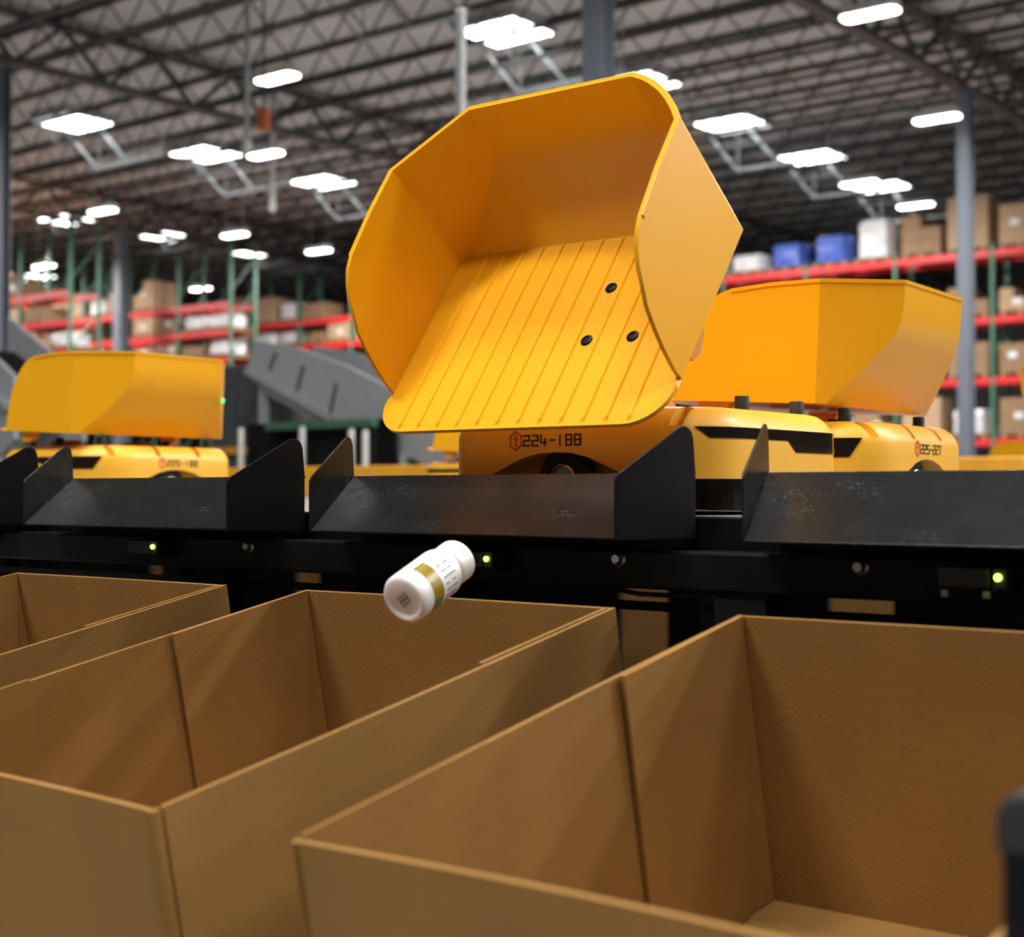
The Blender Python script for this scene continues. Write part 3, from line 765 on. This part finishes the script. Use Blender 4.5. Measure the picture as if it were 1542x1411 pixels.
def tray(x, lab):
    t = empty('chute_tray', (x, 1.264, 1.2025)); tag(t, lab, 'tray', 'black drop trays in a row')
    w = .447; th = .0022; FL = .030; D = .106; Hh = .0675
    sl = MB()
    fx = lambda yv: FL * yv / D
    prof = [(0.0, 0.0), (D, Hh), (D + .004, Hh), (D + .004, Hh - th), (D + .0005, Hh - th), (.0013, -.0020)]
    vs = []; n = len(prof)
    for (yv, z) in prof: vs.append((-fx(yv) + .0004, yv, z))
    for (yv, z) in prof: vs.append((w + fx(yv) - .0004, yv, z))
    fs = [tuple(range(n - 1, -1, -1)), tuple(range(n, 2 * n))] + [(q, (q + 1) % n, n + (q + 1) % n, n + q) for q in range(n)]
    sl.add(vs, fs).build('slide_plate', TRAY, t, bevel=.0007)
    fin = [(-.0005, -.003), (-.0005, .058), (.0004, .0615), (.0025, .0650), (.083, .1145), (.088, .1168), (.0935, .1170), (.0985, .1145), (.1015, .1105), (.1035, .104), (.1065, .069), (.1065, -.0030)]
    for sg in (-1, 1):
        m = len(fin); vs = []
        for off in (0, th):
            for (yv, z) in fin:
                xx = (-fx(yv) - off) if sg < 0 else (w + fx(yv) + off)
                vs.append((xx, yv, z))
        fs = [tuple(range(m - 1, -1, -1)), tuple(range(m, 2 * m))] + [(q, (q + 1) % m, m + (q + 1) % m, m + q) for q in range(m)]
        MB().add(vs, fs).build('side_fin', TRAY if sg < 0 else BLK, t, bevel=.0006)
    MB().box(-.02, w + .02, D + .0042, D + .0075, -.0152, .0665).build('mount_flange', BLK, t)
    return t
tray(-2.516, 'black scuffed drop tray at the left edge, only its right fin in view')
tray(-1.9175, 'black scuffed drop tray in front of the left robot')
tray(-1.3172, 'black scuffed drop tray under the lip of the tipped hopper')
tray(-.7192, 'black scuffed drop tray at the right in front of robot 225-227')
def sensor(x, lab, feet):
    s = empty('tray_sensor', (x, 1.32, 1.17)); tag(s, lab, 'sensor', 'sensors under the trays')
    MB().box(-.057, -.008, -.006, .018, -.008, .012).build('housing', SENS, s, bevel=.002)
    MB().box(-.075, .012, -.004, .02, -.011, -.008).build('bracket', BLK, s)
    q = MB().lathe([(.0032, 0), (.0032, .002), (.0018, .0036)], 14, Matrix.Rotation(R(90), 4, 'X')).build('led', LEDG, s, smooth=40); q.location = (0, -.006, .003); q['label'] = 'glowing green LED'
    MB().box(-.006, .008, -.006, .018, -.008, .012).build('led_block', SENS, s, bevel=.0015)
    if feet:
        for dx in (-.050, -.011): MB().box(dx - .0025, dx + .0025, -.008, -.003, -.016, -.010).build('foot', WHTP, s)
sensor(-1.682, 'small dark sensor with green LED under the left tray', False)
sensor(-1.081, 'small dark sensor with green LED right of the falling bottle', False)
sensor(-.489, 'small dark sensor with green LED and two white feet under the right tray', True)
cb = MB().tube([(-1.02, 1.36, 1.150), (-.975, 1.355, 1.140), (-.945, 1.352, 1.149), (-.93, 1.352, 1.143), (-.90, 1.353, 1.139), (-.86, 1.356, 1.1385), (-.80, 1.36, 1.142)], .0028).build('sensor_cable', RUB, None, smooth=60)
tag(cb, 'thin black cable sagging under the beam between two cartons', 'cable')

# cartons on the opposite side seen through the gaps under the deck
for (x, w, lab) in ((-8.03, .70, 'tan carton glimpsed under the left tray sensor'), (-6.68, .42, 'tan carton glimpsed as a sliver left of the falling bottle'), (-4.21, .62, 'tan carton seen in the gap between the middle and right cartons'), (-3.02, .60, 'tan carton glimpsed above the rim of the right carton')):
    g = empty('storage_carton', (x, 6.4, 0)); tag(g, lab, 'carton', 'tall cartons beyond the deck')
    MB().box(-w / 2, w / 2, 0, .5, .0, 1.0).build('body', CARD, g, bevel=.004)
    MB().box(-w / 2 - .0003, w / 2 + .0003, .24, .26, .985, 1.003).build('top_seam', CARDB, g)

# ------------------------------------------------------------------ open cartons
TILT = R(10.67)
def carton(xl, w, lab, seed):
    L = .590; D = .288; t = .0045
    rr = random.Random(seed)
    g = empty('open_carton', (0, 0, 0), (TILT, 0, 0)); tag(g, lab, 'carton', 'open cartons below the trays')
    # local origin at the middle of the floor
    rim = Vector((xl + w / 2, .96, 1.0775)); nrm = Vector((0, -math.sin(TILT), math.cos(TILT)))
    g.location = rim - nrm * D
    x0, x1, y0, y1 = -w / 2, w / 2, -L / 2, L / 2
    def bowed(x_or_y, a0, a1, ax, sgn, bow, zt=D):
        """a wall panel with a slight outward bow at the rim"""
        n, m = 12, 5; vs = []; fs = []
        for layer in (0, 1):
            for j in range(m + 1):
                z = zt * j / m
                for i in range(n + 1):
                    s = i / n; a = a0 + (a1 - a0) * s
                    o = x_or_y + sgn * (bow * math.sin(PI * s) * (j / m) ** 1.5) - sgn * t * layer
                    vs.append((o, a, z) if ax == 'x' else (a, o, z))
        q = (n + 1) * (m + 1)
        for j in range(m):
            for i in range(n):
                a = j * (n + 1) + i
                fs.append((a, a + 1, a + n + 2, a + n + 1)); fs.append((q + a + n + 1, q + a + n + 2, q + a + 1, q + a))
        for i in range(n):
            fs.append((i + 1, i, q + i, q + i + 1)); k_ = m * (n + 1) + i; fs.append((k_, k_ + 1, q + k_ + 1, q + k_))
        for j in range(m):
            a = j * (n + 1); fs.append((a, a + n + 1, q + a + n + 1, q + a)); b = a + n; fs.append((b + n + 1, b, q + b, q + b + n + 1))
        return MB().add(vs, fs)
    bowed(x0, y0 + .011, y1, 'x', -1, .003).build('side_panel', CARD, g, smooth=30)
    bowed(x1, y0 + .011, y1, 'x', 1, .003).build('side_panel', CARD, g, smooth=30)
    bowed(y0 + .001, x0 + t, x1 - t, 'y', -1, -.006).build('front_panel', CARD, g, smooth=30)
    bowed(y1 - .001, x0 + t, x1 - t, 'y', 1, .002).build('back_panel', CARD, g, smooth=30)
    MB().box(x0 + t, x1 - t, y0 + t, y1 - t, 0, .005).build('floor_panel', CARD, g)
    for s in (-1, 1):   # the front panel folds round the corner, a dark slot before the side panel starts
        xo = x0 if s < 0 else x1; e = .004
        pl_ = [(xo - s * (t + .0005), y0 - .0015), (xo - s * e, y0 - .0010), (xo - s * .0012, y0 + .0008), (xo, y0 + e), (xo, y0 + .0085), (xo - s * t, y0 + .0085), (xo - s * (t + .0005), y0 + .004)]
        MB().prism(pl_, 'z', 0, D - .0005).build('corner_fold', CARD, g, smooth=30)
        MB().box(min(xo - s * t, xo - s * (t - .001)), max(xo - s * t, xo - s * (t - .001)), y0 + .004, y0 + .013, 0, D - .002).build('corner_backing', CARD, g)
        xw = xo - s * t   # small web bridging the rear tab and the leaning back wall
        a = (xw - s * .004, y1 - t - .003, D - .002); b = (xw - s * .0012, y1 - t - .047, .006); c_ = (xw - s * .0085, y1 - t - .002, .006)
        d_ = Vector((s * .0015, .0006, 0))
        MB().add([a, b, c_] + [tuple(Vector(p) + d_) for p in (a, b, c_)], [(0, 1, 2), (5, 4, 3), (0, 3, 4, 1), (1, 4, 5, 2), (2, 5, 3, 0)]).build('corner_web', CARD, g)
    # inner tabs glued on both side walls: rear tab hangs plumb, away from the leaning back wall
    ys = y0 + .38; yb = y1 - t - .002
    for s in (-1, 1):
        xw = (x0 + t) if s < 0 else (x1 - t)          # inner face of the wall
        top = D + .0012; th = .0038
        # (y, z, stand-off): the rear edge swings away from the wall towards the floor
        q4 = [(ys, top, .0008), (yb, top, .0012), (yb - .046, .006, .003), (ys + .002, .006, .0015)]
        n = 8; vs = []; fs = []
        for layer in (0, 1):
            for j in range(n + 1):
                v = j / n
                for i in range(n + 1):
                    u = i / n
                    p0 = [q4[0][k] + (q4[1][k] - q4[0][k]) * u for k in range(3)]; p1 = [q4[3][k] + (q4[2][k] - q4[3][k]) * u for k in range(3)]
                    so = q4[0][2] + ((q4[1][2] + (q4[2][2] - q4[1][2]) * v) - q4[0][2]) * u ** 2.5
                    vs.append((xw - s * (so + th * layer), p0[0] + (p1[0] - p0[0]) * v, p0[1] + (p1[1] - p0[1]) * v))
        q = (n + 1) ** 2
        for j in range(n):
            for i in range(n):
                a = j * (n + 1) + i
                fs.append((a, a + 1, a + n + 2, a + n + 1)); fs.append((q + a + n + 1, q + a + n + 2, q + a + 1, q + a))
        for i in range(n):
            a = i; fs.append((a + 1, a, q + a, q + a + 1)); a = n * (n + 1) + i; fs.append((a, a + 1, q + a + 1, q + a))
            a = i * (n + 1); fs.append((a, a + n + 1, q + a + n + 1, q + a)); a = i * (n + 1) + n; fs.append((a + n + 1, a, q + a, q + a + n + 1))
        MB().add(vs, fs).build('inner_tab', CARDF, g, smooth=30)
        if s < 0:
            xo = xw + .0006; xi = xo + .0025
            MB().prism([(y0 + t + .001, D + .0035), (y0 + .199, D + .0035), (y0 + .199, .03), (y0 + t + .001, .03)], 'x', xo, xi).build('inner_tab', CARDF, g, bevel=.0005)
    # lighter fluted edges on top of the two long walls
    return g
carton(-1.911, .458, 'open brown carton at the left edge, highest in view', 1)
carton(-1.3085, .4495, 'open brown carton in the middle under the falling bottle', 2)
carton(-.717, .4495, 'open brown carton at the lower right, nearest the camera', 3)
rk = empty('carton_stand', (0, 0, 0)); tag(rk, 'dark tilted stand holding the three open cartons', 'stand')
Mt = Matrix.Translation((0, .96, 1.0775)) @ Matrix.Rotation(TILT, 4, 'X')
MB().box(-2.6, .9, -.29, .30, -.318, -.2905, Mt).build('shelf', BLKM, rk)
for x in (-2.5, -1.36 + .02, -.78 + .03, .8):
    MB().box(x, x + .04, .72, .76, 0, .735).build('leg', BLKM, rk); MB().box(x, x + .04, 1.2, 1.24, 0, .82).build('leg', BLKM, rk)
bp = empty('black_post', (-.204, .640, 0)); tag(bp, 'blurred black rounded post in the near lower right corner', 'post')
MB().prism(rounded([(-.028, -.02), (.028, -.02), (.028, .02), (-.028, .02)], .008), 'z', .01, 1.108).build('tube', BLK, bp)
MB().prism(rounded([(-.029, 1.098), (.029, 1.098), (.029, 1.124), (-.029, 1.124)], [.0, .0, .012, .012]), 'y', -.021, .021).build('end_cap', RUB, bp, bevel=.003)
MB().box(-.05, .05, -.05, .05, 0, .012).build('foot', BLK, bp)

# ------------------------------------------------------------------ falling bottle
ax = Vector((-.0081, .0849, .0335)).normalized()
bt = empty('supplement_bottle', (-.9895, 1.0744, 1.1437)); tag(bt, 'white supplement bottle with gold band falling above the middle carton', 'bottle')
bt.rotation_euler = ax.to_track_quat('Z', 'Y').to_euler()
MB().lathe([(.0175, .0028), (.019, .0012), (.021, .0), (.0235, .0008), (.0252, .004), (.0255, .008), (.0255, .064), (.0245, .069), (.0215, .0735), (.0195, .0755), (.0195, .079), (.001, .079)], 48).build('bottle_body', WHT, bt, smooth=35)
cp = MB().lathe([(.0205, .0765), (.0222, .0775), (.0224, .096), (.0215, .0985), (.019, .0995), (.001, .0995)], 48).build('cap', WHT, bt, smooth=35)
def band(a0, a1, z0, z1, r, m, name, n=40):
    vs = []; fs = []
    for k_ in range(n + 1):
        a = a0 + (a1 - a0) * k_ / n
        for (q, z) in ((r - .0006, z0), (r, z0), (r, z1), (r - .0006, z1)): vs.append((q * math.cos(a), q * math.sin(a), z))
    for k_ in range(n):
        b = k_ * 4; c_ = b + 4
        for i in range(4): fs.append((b + i, b + (i + 1) % 4, c_ + (i + 1) % 4, c_ + i))
    fs += [(0, 3, 2, 1), (n * 4, n * 4 + 1, n * 4 + 2, n * 4 + 3)]
    return MB().add(vs, fs).build(name, m, bt, smooth=40)
band(1.80, 4.80, .018, .035, .0257, GOLD, 'gold_band')
band(3.45, 3.95, .019, .029, .0259, GRN, 'green_patch', 12)
tx = MB()
for i in range(7):
    a = 2.35 + i * .26
    for z0, z1 in ((.040, .046 + .003 * (i % 3)), (.051, .059 - .002 * (i % 2))):
        rr_ = .0257
        p = (rr_ * math.cos(a), rr_ * math.sin(a)); tx.bar((p[0], p[1], z0), (p[0], p[1], z1), .0009, .0009)
tag(tx.build('label_print', INKG, bt), kind='stuff')
bc = MB(); Mb = Matrix.Rotation(R(57), 4, 'Z')
for i, w in enumerate((.0011, .0005, .0014, .0006, .0009, .0005)):
    bc.box(-.0055 + i * .0021, -.0055 + i * .0021 + w, -.008, .006, .0020, .0029, Mb)
tag(bc.build('base_print', INKG, bt), kind='stuff')
